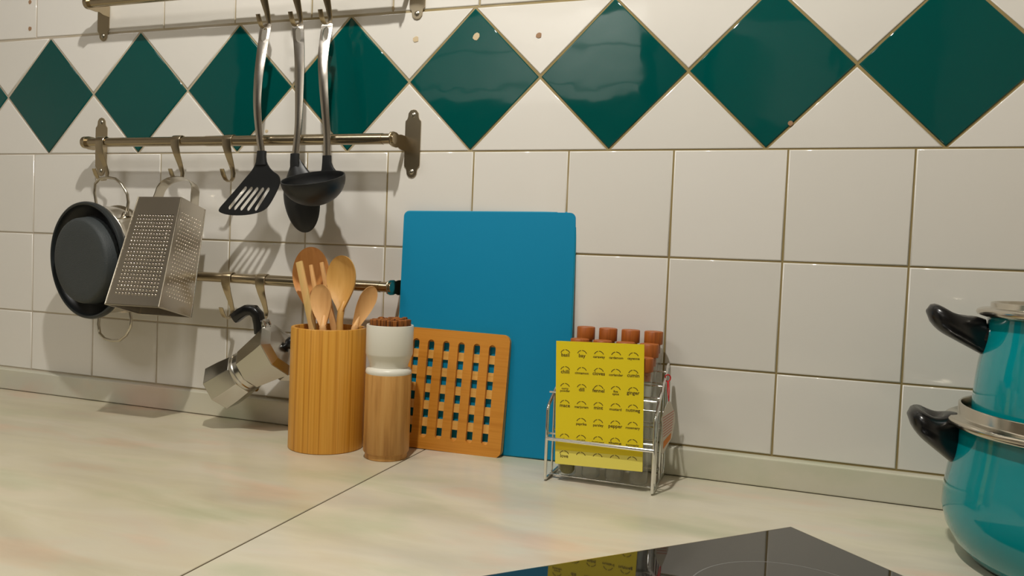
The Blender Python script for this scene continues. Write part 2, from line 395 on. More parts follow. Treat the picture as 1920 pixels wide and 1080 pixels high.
# ------------------------------------------------------------------ rails with brackets
RD = .045
def bracket_plate(inward):
    b = MB(); pts = []
    # lobed plate: two round ears, wider middle
    half = [(0, .053), (.005, .0515), (.0085, .047), (.0092, .041), (.0105, .0375), (.0132, .035), (.0135, .030), (.0135, 0)]
    right = half+[(x, -z) for x, z in reversed(half[:-1])]
    pts = right+[(-x, z) for x, z in reversed(right[1:-1])]
    b.prism(list(reversed(pts)), -.0018, 0)
    return b
def screw_mb(x, y, z, r_=.0042):
    b = MB(); b.lathe([(0, .0016), (r_*.6, .0014), (r_, .0003), (r_, 0)], 14, mat=T(x, y, z) @ R('x', PI/2))
    return b
def rail(x0, x1, z, label, green=False, pz=-.0015):
    t = thing('hanging_rail', label, 'rail', ((x0+x1)/2, -.004, z), 'wall rails')
    ox = (x0+x1)/2; y = -RD+.004
    hl = (x1-x0)/2
    MB().tube([(-hl, y, 0), (hl, y, 0)], .008, 20).obj('rail_tube', 'steel_warm', t)
    MB().tube([(-hl*.15, y, 0), (hl-.02, y, 0)], .0086, 20).obj('sleeve_tube', 'steel_warm', t)
    for s in (-1, 1):
        px = s*hl+(-.012 if s < 0 else .010)
        br = MB(); br.v = []
        br = bracket_plate(s); o = br.obj('bracket', 'steel_warm', t, bevel=.0004); o.location = (px, 0, pz)
        # arm folded forward from the inner edge of the plate, with rounded end round the tube
        ax = -s*.0135
        arm = MB()
        prof = [(-.001, .012), (-.015, .012), (-.024, .0105), (-.030, .0125), (-.041, .0125), (-.049, .0105), (-.0525, .005), (-.0525, -.002), (-.049, -.0085), (-.041, -.0105), (-.030, -.0105), (-.024, -.009), (-.015, -.0115), (-.001, -.0115)]
        n = len(prof); x_a, x_b = ax-.001, ax+.001
        arm.add([(x_a, q[0], q[1]) for q in prof]+[(x_b, q[0], q[1]) for q in prof], [tuple(range(n)), tuple(reversed(range(n, 2*n)))]+[(i, i+n, (i+1) % n+n, (i+1) % n) for i in range(n)])
        arm.obj('arm', 'steel_warm', o, bevel=.0003)
        for zz in (.044, -.044): screw_mb(0, -.0018, zz).obj('screw', 'screw', o)
        if s > 0:
            MB().lathe([(0, .0016), (.0025, .0014), (.0042, .0003), (.0042, 0)], 14, mat=T(ax+.001, -.041, .001) @ R('y', PI/2)).obj('screw', 'screw', o)
            continue
        MB().lathe([(0, .0105), (.0075, .0105), (.0105, .009), (.0108, .006), (.0108, 0), (0, 0)], 24, mat=T(s*hl, y, 0) @ R('y', s*PI/2) @ T(0, 0, -.002)).obj('end_cap', 'steel_warm', t)
    return t
rail(.178, .786, .7095, 'topmost steel rail, cut by the top edge, with three utensils hung from it')
rail(.178, .786, .4655, 'middle steel rail crossing behind the hanging utensil handles')
rail(.352, .790, .2400, 'lowest steel rail, passing behind the grater and the wooden spoons')

# ------------------------------------------------------------------ hooks on the rails
def hook_parts(t):
    # origin at rail centre; y<0 towards viewer
    ring = [(0, .0092*math.cos(a), .0092*math.sin(a)) for a in [math.radians(200-i*20) for i in range(0, 17)]]
    # strip: round the top of the rail, down behind, then out into a J
    path = [(0, .0094*math.cos(a), .0094*math.sin(a)) for a in [math.radians(d) for d in range(-20, 201, 20)]]
    path += [(0, -.0085, -.010), (0, -.004, -.022), (0, .004, -.038), (0, .0100, -.052), (0, .0095, -.0595), (0, .0045, -.0655), (0, -.0025, -.0670), (0, -.0090, -.0640), (0, -.0140, -.0575), (0, -.0185, -.048)]
    wd = [1]*12+[.95, .8, .6, .45, .4, .4, .42, .45, .5, .45]
    MB().tube(path, 1, 12, flat=(.0092, .0009), up=(1, 0, 0), rs=wd).obj('hook_strip', 'steel_warm', t)
def hook(x, z, label, group):
    t = thing('rail_hook', label, 'hook', (x, -RD, z), group); hook_parts(t); return t
ZT, ZM, ZL = .7095, .4655, .2400
h0 = hook(.546, ZT, 'steel hook on the top rail holding the slotted spatula', 'rail hooks')
for x, z, lb in ((.606, ZT, 'steel hook on the top rail holding the serving spoon, between the two others'),
                 (.660, ZT, 'steel hook on the top rail holding the ladle'),
                 (.2135, ZM, 'steel hook at the left end of the middle rail holding the pot'),
                 (.379, ZM, 'steel hook on the middle rail holding the box grater'),
                 (.484, ZM, 'empty steel hook on the middle rail, left of the spatula'),
                 (.489, ZL, 'empty steel hook on the lowest rail, right of the grater'),
                 (.556, ZL, 'steel hook on the lowest rail holding the moka pot')):
    copy_tree(h0, (x, -RD, z), lb, 'rail hooks')

# ------------------------------------------------------------------ hanging utensils
def handle(t, pts, wtop=.0105, wbot=.0062, mt='steel_brushed'):
    """flat steel handle with an oval slot at its top"""
    P = [Vector(p) for p in pts]
    # resample
    Q = []
    for i in range(len(P)-1):
        p0 = P[max(i-1, 0)]; p1 = P[i]; p2 = P[i+1]; p3 = P[min(i+2, len(P)-1)]
        for k in range(6):
            s = k/6; Q.append(.5*((2*p1)+(-p0+p2)*s+(2*p0-5*p1+4*p2-p3)*s*s+(-p0+3*p1-3*p2+p3)*s**3))
    Q.append(P[-1]); L_ = [0]
    for a, b_ in zip(Q, Q[1:]): L_.append(L_[-1]+(b_-a).length)
    tot = L_[-1]; b = MB()
    sl0, sl1 = .006, .030                     # slot range along the length
    def at(s):
        for i in range(len(Q)-1):
            if L_[i+1] >= s: return Q[i].lerp(Q[i+1], (s-L_[i])/max(1e-9, L_[i+1]-L_[i]))
        return Q[-1]
    ss = [0, .0015, .004]+[sl0+(sl1-sl0)*k/8 for k in range(9)]+[sl1+.003+(tot-sl1-.003)*k/22 for k in range(23)]
    th = .0013; rowsv = []
    for s in ss:
        c = at(s); f = s/tot
        hw = wtop+(wbot-wtop)*min(1, f*1.25)
        if s < .004: hw *= [.55, .85, 1][0 if s < .001 else (1 if s < .003 else 2)]
        hole = 0
        if sl0 <= s <= sl1:
            k = (s-sl0)/(sl1-sl0); hole = .0052*math.sqrt(max(0, 1-(2*k-1)**4))
            hole = max(hole, .0004)
        crown = .0022*min(1, max(0, (f-.1)*5))
        def pt(x, yy): return (c.x+x, c.y-yy, c.z)
        rowsv.append([pt(-hw, 0), pt(-hole, crown if not hole else 0.0004), pt(hole, crown if not hole else 0.0004), pt(hw, 0),
                      pt(-hw, -th), pt(-hole, -th+(crown if not hole else .0004)), pt(hole, -th+(crown if not hole else .0004)), pt(hw, -th)])
    vs = [v for r_ in rowsv for v in r_]; fs = []
    for i in range(len(rowsv)-1):
        a, c = i*8, (i+1)*8; slot = sl0 <= ss[i] and ss[i+1] <= sl1
        fs += [(a, a+1, c+1, c), (a+2, a+3, c+3, c+2), (a+4, c+4, c+5, a+5), (a+6, c+6, c+7, a+7), (a, c, c+4, a+4), (a+3, a+7, c+7, c+3)]
        if slot: fs += [(a+1, a+5, c+5, c+1), (a+2, c+2, c+6, a+6)]
        else: fs += [(a+1, a+2, c+2, c+1), (a+5, c+5, c+6, a+6)]
    e = (len(rowsv)-1)*8
    fs += [(0, 4, 5, 1), (1, 5, 6, 2), (2, 6, 7, 3), (e, e+1, e+5, e+4), (e+1, e+2, e+6, e+5), (e+2, e+3, e+7, e+6)]
    b.add(vs, fs)
    return b.obj('handle', mt, t, smooth=50)
def off(pts, o): return [(p[0]-o[0], p[1]-o[1], p[2]-o[2]) for p in pts]

# slotted spatula
O = (.5518, -.050, .6495)
t = thing('slotted_spatula', 'black slotted spatula with a steel handle, leftmost of the three hanging utensils', 'spatula', O, 'hanging utensils')
handle(t, off([(.5518, -.050, .6500), (.5503, -.058, .6011), (.5502, -.064, .5577), (.5511, -.066, .5153), (.5535, -.063, .4738), (.5590, -.0605, .4380)], O))
# head outline in (x, z) on a plate at y=-.066, slots cut through with a triangulated outline
head = [(.5520, .4400), (.5660, .4400), (.5690, .4276), (.5790, .4150), (.5940, .4076), (.5962, .3940), (.5795, .3612), (.5677, .3500), (.5389, .3432), (.5053, .3420), (.4838, .3463), (.4815, .3520), (.4960, .3668), (.5258, .3984), (.5430, .4150), (.5500, .4277)]
slots = []
for (a, b_) in zip([(.5308, .3867), (.5421, .3862), (.5530, .3856), (.5638, .3853), (.5744, .3854)], [(.5030, .3548), (.5138, .3541), (.5262, .3535), (.5395, .3532), (.5540, .3536)]):
    a = Vector(a); b_ = Vector(b_); d = (b_-a).normalized(); n_ = Vector((-d.y, d.x))*.0032
    pts = []
    for k in range(5):
        an = PI*k/4; pts.append(a+n_*math.cos(an)-d*.0032*math.sin(an))
    for k in range(5):
        an = PI*k/4; pts.append(b_-n_*math.cos(an)+d*.0032*math.sin(an))
    slots.append(pts)
def plate_with_holes(outline, holes, thick, yf):
    """triangulated plate in the xz plane, yf(x, z) gives depth"""
    from mathutils.geometry import delaunay_2d_cdt
    vs = [Vector(p) for p in outline]; es = [(i, (i+1) % len(outline)) for i in range(len(outline))]
    for h in holes:
        s = len(vs); vs += [Vector(p) for p in h]; es += [(s+i, s+(i+1) % len(h)) for i in range(len(h))]
    xs = [p[0] for p in outline]; zs = [p[1] for p in outline]
    def inside(p, poly):
        c = False
        for i in range(len(poly)):
            a, b_ = poly[i-1], poly[i]
            if (a[1] > p[1]) != (b_[1] > p[1]) and p[0] < (b_[0]-a[0])*(p[1]-a[1])/(b_[1]-a[1])+a[0]: c = not c
        return c
    gx_ = min(xs)
    while gx_ < max(xs):
        gz_ = min(zs)
        while gz_ < max(zs):
            p = (gx_, gz_)
            if inside(p, outline) and not any(inside(p, h) for h in holes):
                if min((Vector(p)-Vector(q)).length for q in vs) > .004: vs.append(Vector(p))
            gz_ += .008
        gx_ += .008
    ov, oe, of, *_ = delaunay_2d_cdt(vs, es, [], 0, 1e-7)
    tri = []
    for f_ in of:
        c = sum((ov[i] for i in f_), Vector((0, 0)))/len(f_)
        if inside(c, outline) and not any(inside(c, h) for h in holes): tri.append(tuple(f_))
    n = len(ov); V = [(p.x, yf(p.x, p.y), p.y) for p in ov]+[(p.x, yf(p.x, p.y)+thick, p.y) for p in ov]
    F = list(tri)+[tuple(i+n for i in reversed(f_)) for f_ in tri]
    cnt = {}
    for f_ in tri:
        for i in range(len(f_)):
            e = (f_[i], f_[(i+1) % len(f_)]); cnt[e] = 1
    for (a, b_) in cnt:
        if (b_, a) not in cnt: F.append((a, a+n, b_+n, b_))
    b = MB(); b.add(V, F); return b
for _ in range(2):
    hh = []
    for i in range(len(head)):
        (xa, za), (xb, zb) = head[i], head[(i+1) % len(head)]
        hh += [(xa*.75+xb*.25, za*.75+zb*.25), (xa*.25+xb*.75, za*.25+zb*.75)]
    head = hh
hd_ = plate_with_holes([(x-O[0], z-O[2]) for x, z in head], [[(p.x-O[0], p.y-O[2]) for p in h] for h in slots], .0022,
                       lambda x, z: -.0135-.004*max(0, (-.26-z)/.05))
hd_.obj('blade', 'black', t, smooth=30)
MB().tube([(.0072, -.0115, -.2035), (.0072, -.0120, -.213), (.0078, -.0125, -.226)], 1, 12, flat=(.0078, .0034), up=(1, 0, 0), rs=[1, 1.05, 1.3]).obj('neck', 'black', t)

# generic shallow bowl following an outline given by centre line and half widths
def spoon_head(length, hw, depth, thick, shape=.0, nu=24, nv=16):
    """local: z from 0 (neck) to length, x across, concave towards -y"""
    V = []; F = []
    for side in (0, 1):
        for i in range(nu+1):
            f = math.sin(i/nu*PI/2)
            wv = hw(f)
            for j in range(nv+1):
                u = -1+2*j/nv
                prof = math.sin(PI*min(1, max(0, f)))**.7 if 0 < f < 1 else 0
                y = depth*prof*(1-u*u)
                V.append((wv*u, y+(thick if side else 0)*(1-.55*abs(u)**6)*(1 if 0 < f < 1 else .6), length*f))
    W = nv+1; K = (nu+1)*W
    for i in range(nu):
        for j in range(nv):
            a = i*W+j; F.append((a, a+1, a+W+1, a+W)); F.append((a+K, a+W+K, a+W+1+K, a+1+K))
        F.append((i*W, i*W+W, i*W+W+K, i*W+K)); F.append((i*W+nv, i*W+nv+K, i*W+W+nv+K, i*W+W+nv))
    for j in range(nv):
        F.append((j, j+K, j+1+K, j+1)); a = nu*W+j; F.append((a, a+1, a+1+K, a+K))
    return V, F
def egg(wmax, w0=.004, peak=.58):
    def hw(f):
        if f < peak:
            k = f/peak; return w0+(wmax-w0)*(math.sin(k*PI/2))**1.25
        k = (f-peak)/(1-peak); return wmax*math.sqrt(max(0.0, 1-k**2.1))+.0003
    return hw

# serving spoon behind the ladle (back of the bowl towards the viewer)
O = (.6108, -.050, .6460)
t = thing('serving_spoon', 'black serving spoon with a steel handle, hanging behind the ladle', 'spoon', O, 'hanging utensils')
handle(t, off([(.6108, -.050, .6470), (.6166, -.052, .6003), (.6197, -.054, .5584), (.6222, -.057, .4904), (.6185, -.0575, .4390)], O))
V, F = spoon_head(.118, egg(.0325, .0065, .5), -.012, .0025)
mm = frame((.6180-O[0], -.0560-O[1], .4350-O[2]), (.20, .02, -1), (0, 1, 0))
MB().add(V, F, mat=mm).obj('bowl', 'black', t, smooth=60)
MB().tube([(.0077, -.0080, -.2040), (.0080, -.0085, -.2160), (.0100, -.0078, -.2320)], 1, 12, flat=(.0072, .0034), up=(1, 0, 0), rs=[1, 1.05, 1.35]).obj('neck', 'black', t)

# ladle
O = (.6651, -.050, .6427)
t = thing('soup_ladle', 'black soup ladle with a steel handle, rightmost of the three hanging utensils', 'ladle', O, 'hanging utensils')
handle(t, off([(.6651, -.050, .6440), (.6643, -.058, .5957), (.6697, -.064, .5534), (.6740, -.064, .5126), (.6768, -.061, .4726), (.6780, -.0600, .4365)], O))
RB = .0475
cc = Vector((.6850, -.1065, .3985))-Vector(O)
nrm = Vector((-.02, -.33, .93))
mm = frame(cc, nrm, (0, 1, 0))
prof = [(RB*math.sin(a), -RB*.86*math.cos(a)) for a in [math.radians(90*k/14) for k in range(15)]]
prof_in = [((RB-.0022)*math.sin(a), -(RB*.86-.0022)*math.cos(a)) for a in [math.radians(90*k/14) for k in range(15)]]
MB().lathe([(0, prof[0][1])]+prof[1:]+[(RB-.0002, .0012), (RB-.0018, .0012)]+list(reversed(prof_in[1:]))+[(0, prof_in[0][1])], 48, mat=mm).obj('bowl', 'black', t, smooth=50)
e0 = Vector((.6780, -.0600, .4380))-Vector(O)
rimp = mm @ Vector((RB*.10, RB*.97, -.004))
wp = lambda x, y, z: (x-O[0], y-O[1], z-O[2])
MB().tube([wp(.6780, -.0600, .4385), wp(.6782, -.0602, .4280), wp(.6795, -.0598, .4190), wp(.6812, -.0590, .4105), wp(.6825, -.0592, .4000), wp(.6835, -.0635, .3870)], 1, 16, flat=(.0074, .0026), up=(1, 0, 0), rs=[1, 1.05, 1.4, 2.1, 2.3, 1.4]).obj('neck', 'black', t, smooth=60)

# ------------------------------------------------------------------ steel pot with a black pan nested in it
pm = T(.2380, -.0850, .2590) @ R('z', -.16) @ R('x', .05)
t = thing('steel_pot', 'polished steel casserole with two wire loop handles, hanging at the far left', 'pot', mat=pm)
ly = R('x', PI/2)                       # lathe z -> local -y (towards viewer)
MB().lathe([(0, -.066), (.080, -.066), (.087, -.062), (.0915, -.050), (.0925, -.030), (.0930, -.012), (.0955, -.004), (.0965, -.002), (.0955, -.0012), (.0915, -.004), (.0905, -.030), (.0895, -.050), (.084, -.0605), (0, -.0640)], 72, mat=ly).obj('body', 'steel', t, smooth=40)
MB().lathe([(.0900, -.054), (.0945, -.0525), (.0950, -.0485), (.0915, -.046)], 64, mat=ly, closed=True).obj('rim_band', 'steel', t)
def arc_loop(s):
    # wire loop standing out radially from the pot side
    pts = [(-0.0300, .032, s*.082), (-0.0320, .031, s*.096), (-0.0345, .030, s*.116), (-0.0300, .029, s*.132), (-0.0160, .0285, s*.1400), (0.0040, .0285, s*.1420), (0.0260, .0285, s*.1395), (0.0430, .029, s*.129), (0.0540, .030, s*.113), (0.0550, .031, s*.100), (0.0510, .032, s*.090), (0.0490, .032, s*.080)]
    return MB().tube(pts, .0026, 10)
for s in (1, -1):
    arc_loop(s).obj('loop_handle', 'steel', t, smooth=80)
    for x in (-.030, .049): MB().lathe([(0, .006), (.006, .005), (.0075, .001), (.0075, -.003), (0, -.003)], 16, mat=T(x, .032, s*(.0860 if x < 0 else .0790)) @ (R('x', 0) if s > 0 else R('x', PI))).obj('handle_lug', 'steel', t)
# black pan nested in the opening, its textured base towards the viewer
t = thing('nested_pan', 'black non-stick dish nested in the steel casserole, grey textured base showing', 'pan', mat=pm)
MB().lathe([(.0900, .0005), (.0965, .0005), (.0990, .003), (.1000, .0085), (.0988, .0130), (.0965, .0140), (.0942, .0130), (.0930, .009), (.0910, .0035)], 96, mat=ly, closed=True).obj('rim', 'rubber', t)
MB().lathe([(.0935, .0100), (.0905, .0040), (.0770, -.004), (.0745, .0000), (.0740, .0030), (.0760, -.0110), (.0830, -.010), (.0895, .0000)], 96, mat=ly, closed=True).obj('well', 'nonstick_dark', t, smooth=50)
MB().lathe([(0, .0235), (.050, .0240), (.0665, .0240), (.0700, .0228), (.0722, .0195), (.0745, .0030), (.0745, .0000), (.0730, -.001), (0, .0)], 40, mat=ly).obj('base_disc', 'nonstick', t, smooth=50)

# ------------------------------------------------------------------ box grater
def Mk(a, b_, c): return R('z', a) @ R('x', b_) @ R('y', c)
gm = T(.4001, -.0794, .3590) @ Mk(.0318, -.2703, -.0088)
t = thing('box_grater', 'stainless steel box grater hanging by its strap handle in front of the lowest rail', 'grater', mat=gm)
WT, DT, WB, DB, GH = .0841, .0583, .1021, .0745, .1803
def corner(sx, sy, f): return Vector((sx*(WT+(WB-WT)*f)/2, sy*(DT+(DB-DT)*f)/2, -GH*f))
def face_bilinear(c0, c1, c2, c3):       # top-left, top-right, bottom-left, bottom-right
    return lambda u, v: (c0.lerp(c1, u)).lerp(c2.lerp(c3, u), v)
def perforated(fn, u0, u1, v0, v1, nu, nv, hr, stagger=False, seg=8, asp=1.0):
    """plate with a grid of real round holes; margins solid"""
    V = []; F = []
    def addv(u, v): V.append(fn(u, v)); return len(V)-1
    du, dv = (u1-u0)/nu, (v1-v0)/nv
    for i in range(nu):
        for j in range(nv):
            cu, cv = u0+(i+.5)*du, v0+(j+.5)*dv
            outer = [(-1, -1), (0, -1), (1, -1), (1, 0), (1, 1), (0, 1), (-1, 1), (-1, 0)]
            oi = [addv(cu+a*du/2, cv+b_*dv/2) for a, b_ in outer]
            o2 = (0.22*du if (stagger and j % 2) else (-.22*du if stagger else 0))
            ii = [addv(cu+o2+hr*du*math.cos(an), cv+hr*asp*dv*math.sin(an)) for an in [math.radians(-135+45*k) for k in range(8)]]
            for k in range(8): F.append((oi[k], oi[(k+1) % 8], ii[(k+1) % 8], ii[k]))
    for (a, b_, c, d) in ((0, 0, 1, v0), (0, v1, 1, 1), (0, v0, u0, v1), (u1, v0, 1, v1)):
        q = [addv(a, b_), addv(c, b_), addv(c, d), addv(a, d)]; F.append(tuple(q))
    return V, F
faces = {'front_face': ((-1, -1), (1, -1)), 'right_face': ((1, -1), (1, 1)), 'back_face': ((1, 1), (-1, 1)), 'left_face': ((-1, 1), (-1, -1))}
for nm, (a, b_) in faces.items():
    fn = face_bilinear(corner(*a, 0), corner(*b_, 0), corner(*a, 1), corner(*b_, 1))
    nout = (fn(1, 0)-fn(0, 0)).cross(fn(0, 0)-fn(0, 1)).normalized()      # outward normal
    if nout.dot(Vector((a[0]+b_[0], a[1]+b_[1], 0))) < 0: nout = -nout
    fine = nm in ('right_face', 'left_face')
    if nm == 'front_face': V, F = perforated(fn, .11, .93, .155, .905, 13, 22, .30, asp=.8)
    elif fine: V, F = perforated(fn, .12, .92, .115, .90, 10, 24, .27, True, asp=.8)
    else: V, F = perforated(fn, .1, .9, .12, .9, 5, 9, .33)
    o = MB().add(V, F).obj(nm, 'steel_brushed', t, smooth=30, fix=False)
    # raised teeth
    b = MB()
    if nm == 'front_face': nu, nv, u0, u1, v0, v1 = 13, 22, .11, .93, .155, .905
    elif fine: nu, nv, u0, u1, v0, v1 = 10, 24, .12, .92, .115, .90
    else: continue
    eu = (fn(.51, .5)-fn(.49, .5)).normalized(); ev = (fn(.5, .51)-fn(.5, .49)).normalized()
    for i in range(nu):
        for j in range(nv):
            cu, cv = u0+(i+.5)*(u1-u0)/nu, v0+(j+.5)*(v1-v0)/nv
            st = (.22 if j % 2 else -.22)*(u1-u0)/nu if fine else 0
            p = fn(cu+st, cv)
            ru, rv, rh = (.0018, .0020, .0014) if not fine else (.0012, .0012, .0012)
            if nm == 'front_face': p = p+ev*.0017
            vs = []; n = 6
            for k in range(n): an = 2*PI*k/n; vs.append(p+eu*ru*math.cos(an)+ev*rv*math.sin(an))
            for k in range(n): an = 2*PI*k/n; vs.append(p+eu*ru*.6*math.cos(an)+ev*(rv*.6*math.sin(an)-.0003)+nout*rh*.8)
            vs.append(p+nout*rh-ev*.0004)
            b.add(vs, [(k, (k+1) % n, n+(k+1) % n, n+k) for k in range(n)]+[(n+k, n+(k+1) % n, 2*n) for k in range(n)])
    tt = b.obj('grating_teeth', 'steel', o, smooth=80); tt['kind'] = 'stuff'
# folded seams, top plate, base rim
for sx, sy in ((-1, -1), (1, -1), (1, 1), (-1, 1)):
    MB().tube([corner(sx, sy, 0), corner(sx, sy, 1)], .0011, 8).obj('corner_seam', 'steel', t)
b = MB(); b.tube([corner(-1, -1, 1), corner(1, -1, 1), corner(1, 1, 1), corner(-1, 1, 1)], .0012, 8, closed=True); b.obj('base_rim', 'steel', t)
b = MB(); b.box(-WT/2, -DT/2, -.0008, WT/2, DT/2, .0004); b.obj('top_plate', 'steel_brushed', t, smooth=0)
pts = []
for k in range(13):
    a = PI*k/12; pts.append((-.036*math.cos(a)*(1 if abs(math.cos(a)) < .99 else 1), .006, .016+.030*math.sin(a)**.8))
pts = [(-.040, .006, -.020), (-.039, .006, 0)]+[(p[0], p[1], p[2]) for p in pts]+[(.039, .006, 0), (.040, .006, -.020)]
MB().tube(pts, 1, 12, flat=(.0105, .0006), up=(0, 1, 0)).obj('strap_handle', 'steel', t, smooth=60)

# ------------------------------------------------------------------ moka pot
ax = Vector((.846, .03, .533)); px_ = Vector((-.52, -.10, .85))
# built upright: local z is the axis, the handle on local -x
zax = ax.normalized(); hx_ = (px_-zax*px_.dot(zax)).normalized()      # handle direction
xax = -hx_; yax = zax.cross(xax)
mk = Matrix((xax, yax, zax)).transposed().to_4x4(); mk.translation = Vector((.5045, -.078, .0645))
t = thing('moka_pot', 'octagonal aluminium moka coffee maker hanging sideways by its black handle', 'coffee maker', mat=mk)
def octa(profile, mat=None, ph=PI/8): return MB().lathe(profile, 8, mat=R('z', ph))
octa([(0, 0), (.0365, 0), (.0395, .003), (.0375, .028), (.0345, .050), (.0330, .052), (0, .052)]).obj('boiler', 'alu', t, smooth=20, bevel=.0006)
MB().lathe([(0, .0515), (.0325, .0515), (.0335, .0535), (.0335, .0575), (.0322, .0590), (.0318, .0665), (0, .0665)], 48).obj('collar_ring', 'alu', t)
octa([(0, .066), (.0330, .066), (.0345, .0685), (.0415, .1120), (.0455, .1295), (.0440, .1295), (.0400, .112), (0, .070)]).obj('upper_chamber', 'alu', t, smooth=20)
MB().add([(.039, -.010, .1285), (.039, .010, .1285), (.057, 0, .1305), (.037, -.010, .106), (.037, .010, .106), (.0405, 0, .102)],
         [(0, 2, 1), (0, 3, 5, 2), (1, 2, 5, 4)], 0).obj('spout', 'alu', t, smooth=0)
octa([(0, .1295), (.0450, .1295), (.0455, .1308), (.0320, .1375), (.012, .1425), (0, .1430)]).obj('lid', 'alu', t, smooth=12)
MB().lathe([(0, .1415), (.0055, .1415), (.0055, .1445), (.0095, .148), (.0105, .154), (.0085, .159), (0, .1605)], 20).obj('lid_knob', 'blackplastic', t)
MB().tube([(-.0430, -.007, .1305), (-.0510, -.007, .1315), (-.0510, .007, .1315), (-.0430, .007, .1305)], .0022, 8).obj('hinge', 'alu', t)
MB().tube([(-.040, 0, .116), (-.049, 0, .1235), (-.0515, 0, .1315)], 1, 12, flat=(.006, .004), up=(0, 1, 0)).obj('hinge_mount', 'alu', t)
MB().tube([(-.039, 0, .1120), (-.053, 0, .1190), (-.066, 0, .1240), (-.0760, 0, .1215), (-.0820, 0, .1120), (-.0830, 0, .1000), (-.0825, 0, .0920), (-.0820, 0, .0850)], 1, 14,
          flat=(.0078, .0085), up=(0, 1, 0), rs=[.9, .9, 1, 1.1, 1.15, 1.15, 1.1, .95]).obj('handle', 'blackplastic', t, smooth=60)
MB().lathe([(0, .0060), (.0035, .0055), (.0045, .003), (.0045, 0), (.006, -.001), (.006, -.004), (0, -.004)], 14, mat=T(.025, .025, .036) @ R('z', PI/4) @ R('y', PI/2) @ T(0, 0, .003)).obj('safety_valve', 'brass', t)

# ------------------------------------------------------------------ bamboo holder with wooden utensils
HC = Vector((.7172, -.1000, 0))
t = thing('utensil_holder', 'round striped bamboo utensil holder full of wooden spoons', 'utensil holder', HC)
MB().lathe([(0, 0), (.0542, 0), (.0553, .0012), (.0553, .1775), (.0545, .1789), (.0500, .1789), (.0494, .1778), (.0494, .006), (0, .006)], 96).obj('cup', 'bamboo', t, smooth=40)

def wood_head(t, name, tip, rim, bot, hlen, hw, mt, depth=.009, thick=.0045, face=(0, 1, 0), hr=.0052, neck_w=.005, peak=.58):
    tip, rim, bot = Vector(tip), Vector(rim), Vector(bot)
    ax_ = (tip-rim).normalized(); neck = tip-ax_*hlen
    V, F = spoon_head(hlen, egg(hw, neck_w, peak), depth, thick)
    m1 = frame(neck, ax_, face)
    inv_ = t.matrix_world.inverted() if False else Matrix.Translation(-t.location)
    MB().add(V, F, mat=inv_ @ m1).obj('bowl', mt, t, smooth=60)
    path = [neck+ax_*.014+m1.to_3x3() @ Vector((0, depth*.6+thick*.5, 0)), neck+m1.to_3x3() @ Vector((0, thick*.5, 0)), neck.lerp(rim, .5), rim, rim.lerp(bot, .5), bot]
    MB().tube([inv_ @ p for p in path], hr, 12, rs=[.5, .95, .95, 1, 1, 1.05]).obj('handle', mt, t, smooth=60)
def utensil(name, label, cat, bot):
    return thing(name, label, cat, bot, 'wooden utensils in the bamboo holder')
b0 = (.6990, -.0950, .0110)
t = utensil('wooden_spoon', 'largest wooden spoon with a reddish oval bowl, back left in the bamboo holder', 'wooden spoon', b0)
wood_head(t, 's', (.6632, -.0780, .2964), (.6800, -.0880, .1789), b0, .104, .0325, 'beech_red', .012)
b0 = (.7440, -.1310, .0450)
b0 = (.7430, -.1250, .0110)
t = utensil('wooden_spoon', 'round wooden spoon with a deep golden bowl, tallest at the right of the bamboo holder', 'wooden spoon', b0)
wood_head(t, 's', (.7330, -.1000, .2858), (.7396, -.1080, .1784), b0, .082, .0270, 'beech_gold', .012, face=(.15, 1, 0))
b0 = (.7300, -.1360, .0110)
t = utensil('wooden_spoon', 'small wooden spoon in front, low between the others in the bamboo holder', 'wooden spoon', b0)
wood_head(t, 's', (.7135, -.1250, .2426), (.7250, -.1300, .1793), b0, .060, .0172, 'beech', .007, peak=.6, neck_w=.0058)
b0 = (.7320, -.1090, .0110)
t = utensil('wooden_spatula', 'wooden spatula with a slanted blade leaning right, beside the white brush', 'spatula', b0)
wood_head(t, 's', (.7810, -.0850, .2414), (.7580, -.0960, .1801), b0, .063, .0125, 'beech', .004, .006, face=(-.75, 1, .2), neck_w=.006, peak=.62)
# flat tapered sticks: handles of utensils stood head down
def stick(label, top, rim, bot, w0, w1, th, mt):
    t = utensil('wooden_stick', label, 'wooden utensil', bot)
    o = Vector(bot); P = [Vector(top), Vector(top).lerp(Vector(rim), .5), Vector(rim), Vector(rim).lerp(o, .5), o]
    MB().tube([p-o for p in P], 1, 12, flat=(w0, th), up=(1, 0, 0), rs=[.9, 1+(w1/w0-1)*.4, w1/w0, w1/w0, w1/w0]).obj('shaft', mt, t, smooth=50)
stick('flat greenish wooden stick leaning left in front of the largest spoon', (.6644, -.1050, .2735), (.6975, -.1150, .1789), (.7200, -.1260, .0110), .0062, .0062, .0022, 'olive_wood')
stick('thin pale wooden stick with a blunt top, between the largest spoon and the small spoon', (.6784, -.0950, .2693), (.7060, -.1040, .1791), (.7330, -.1000, .0110), .0030, .0058, .0026, 'beech')
stick('pale wooden stick tucked behind the left edge of the golden round spoon', (.6936, -.0900, .2740), (.7180, -.0900, .1790), (.7480, -.0860, .0110), .0032, .0050, .0026, 'beech')

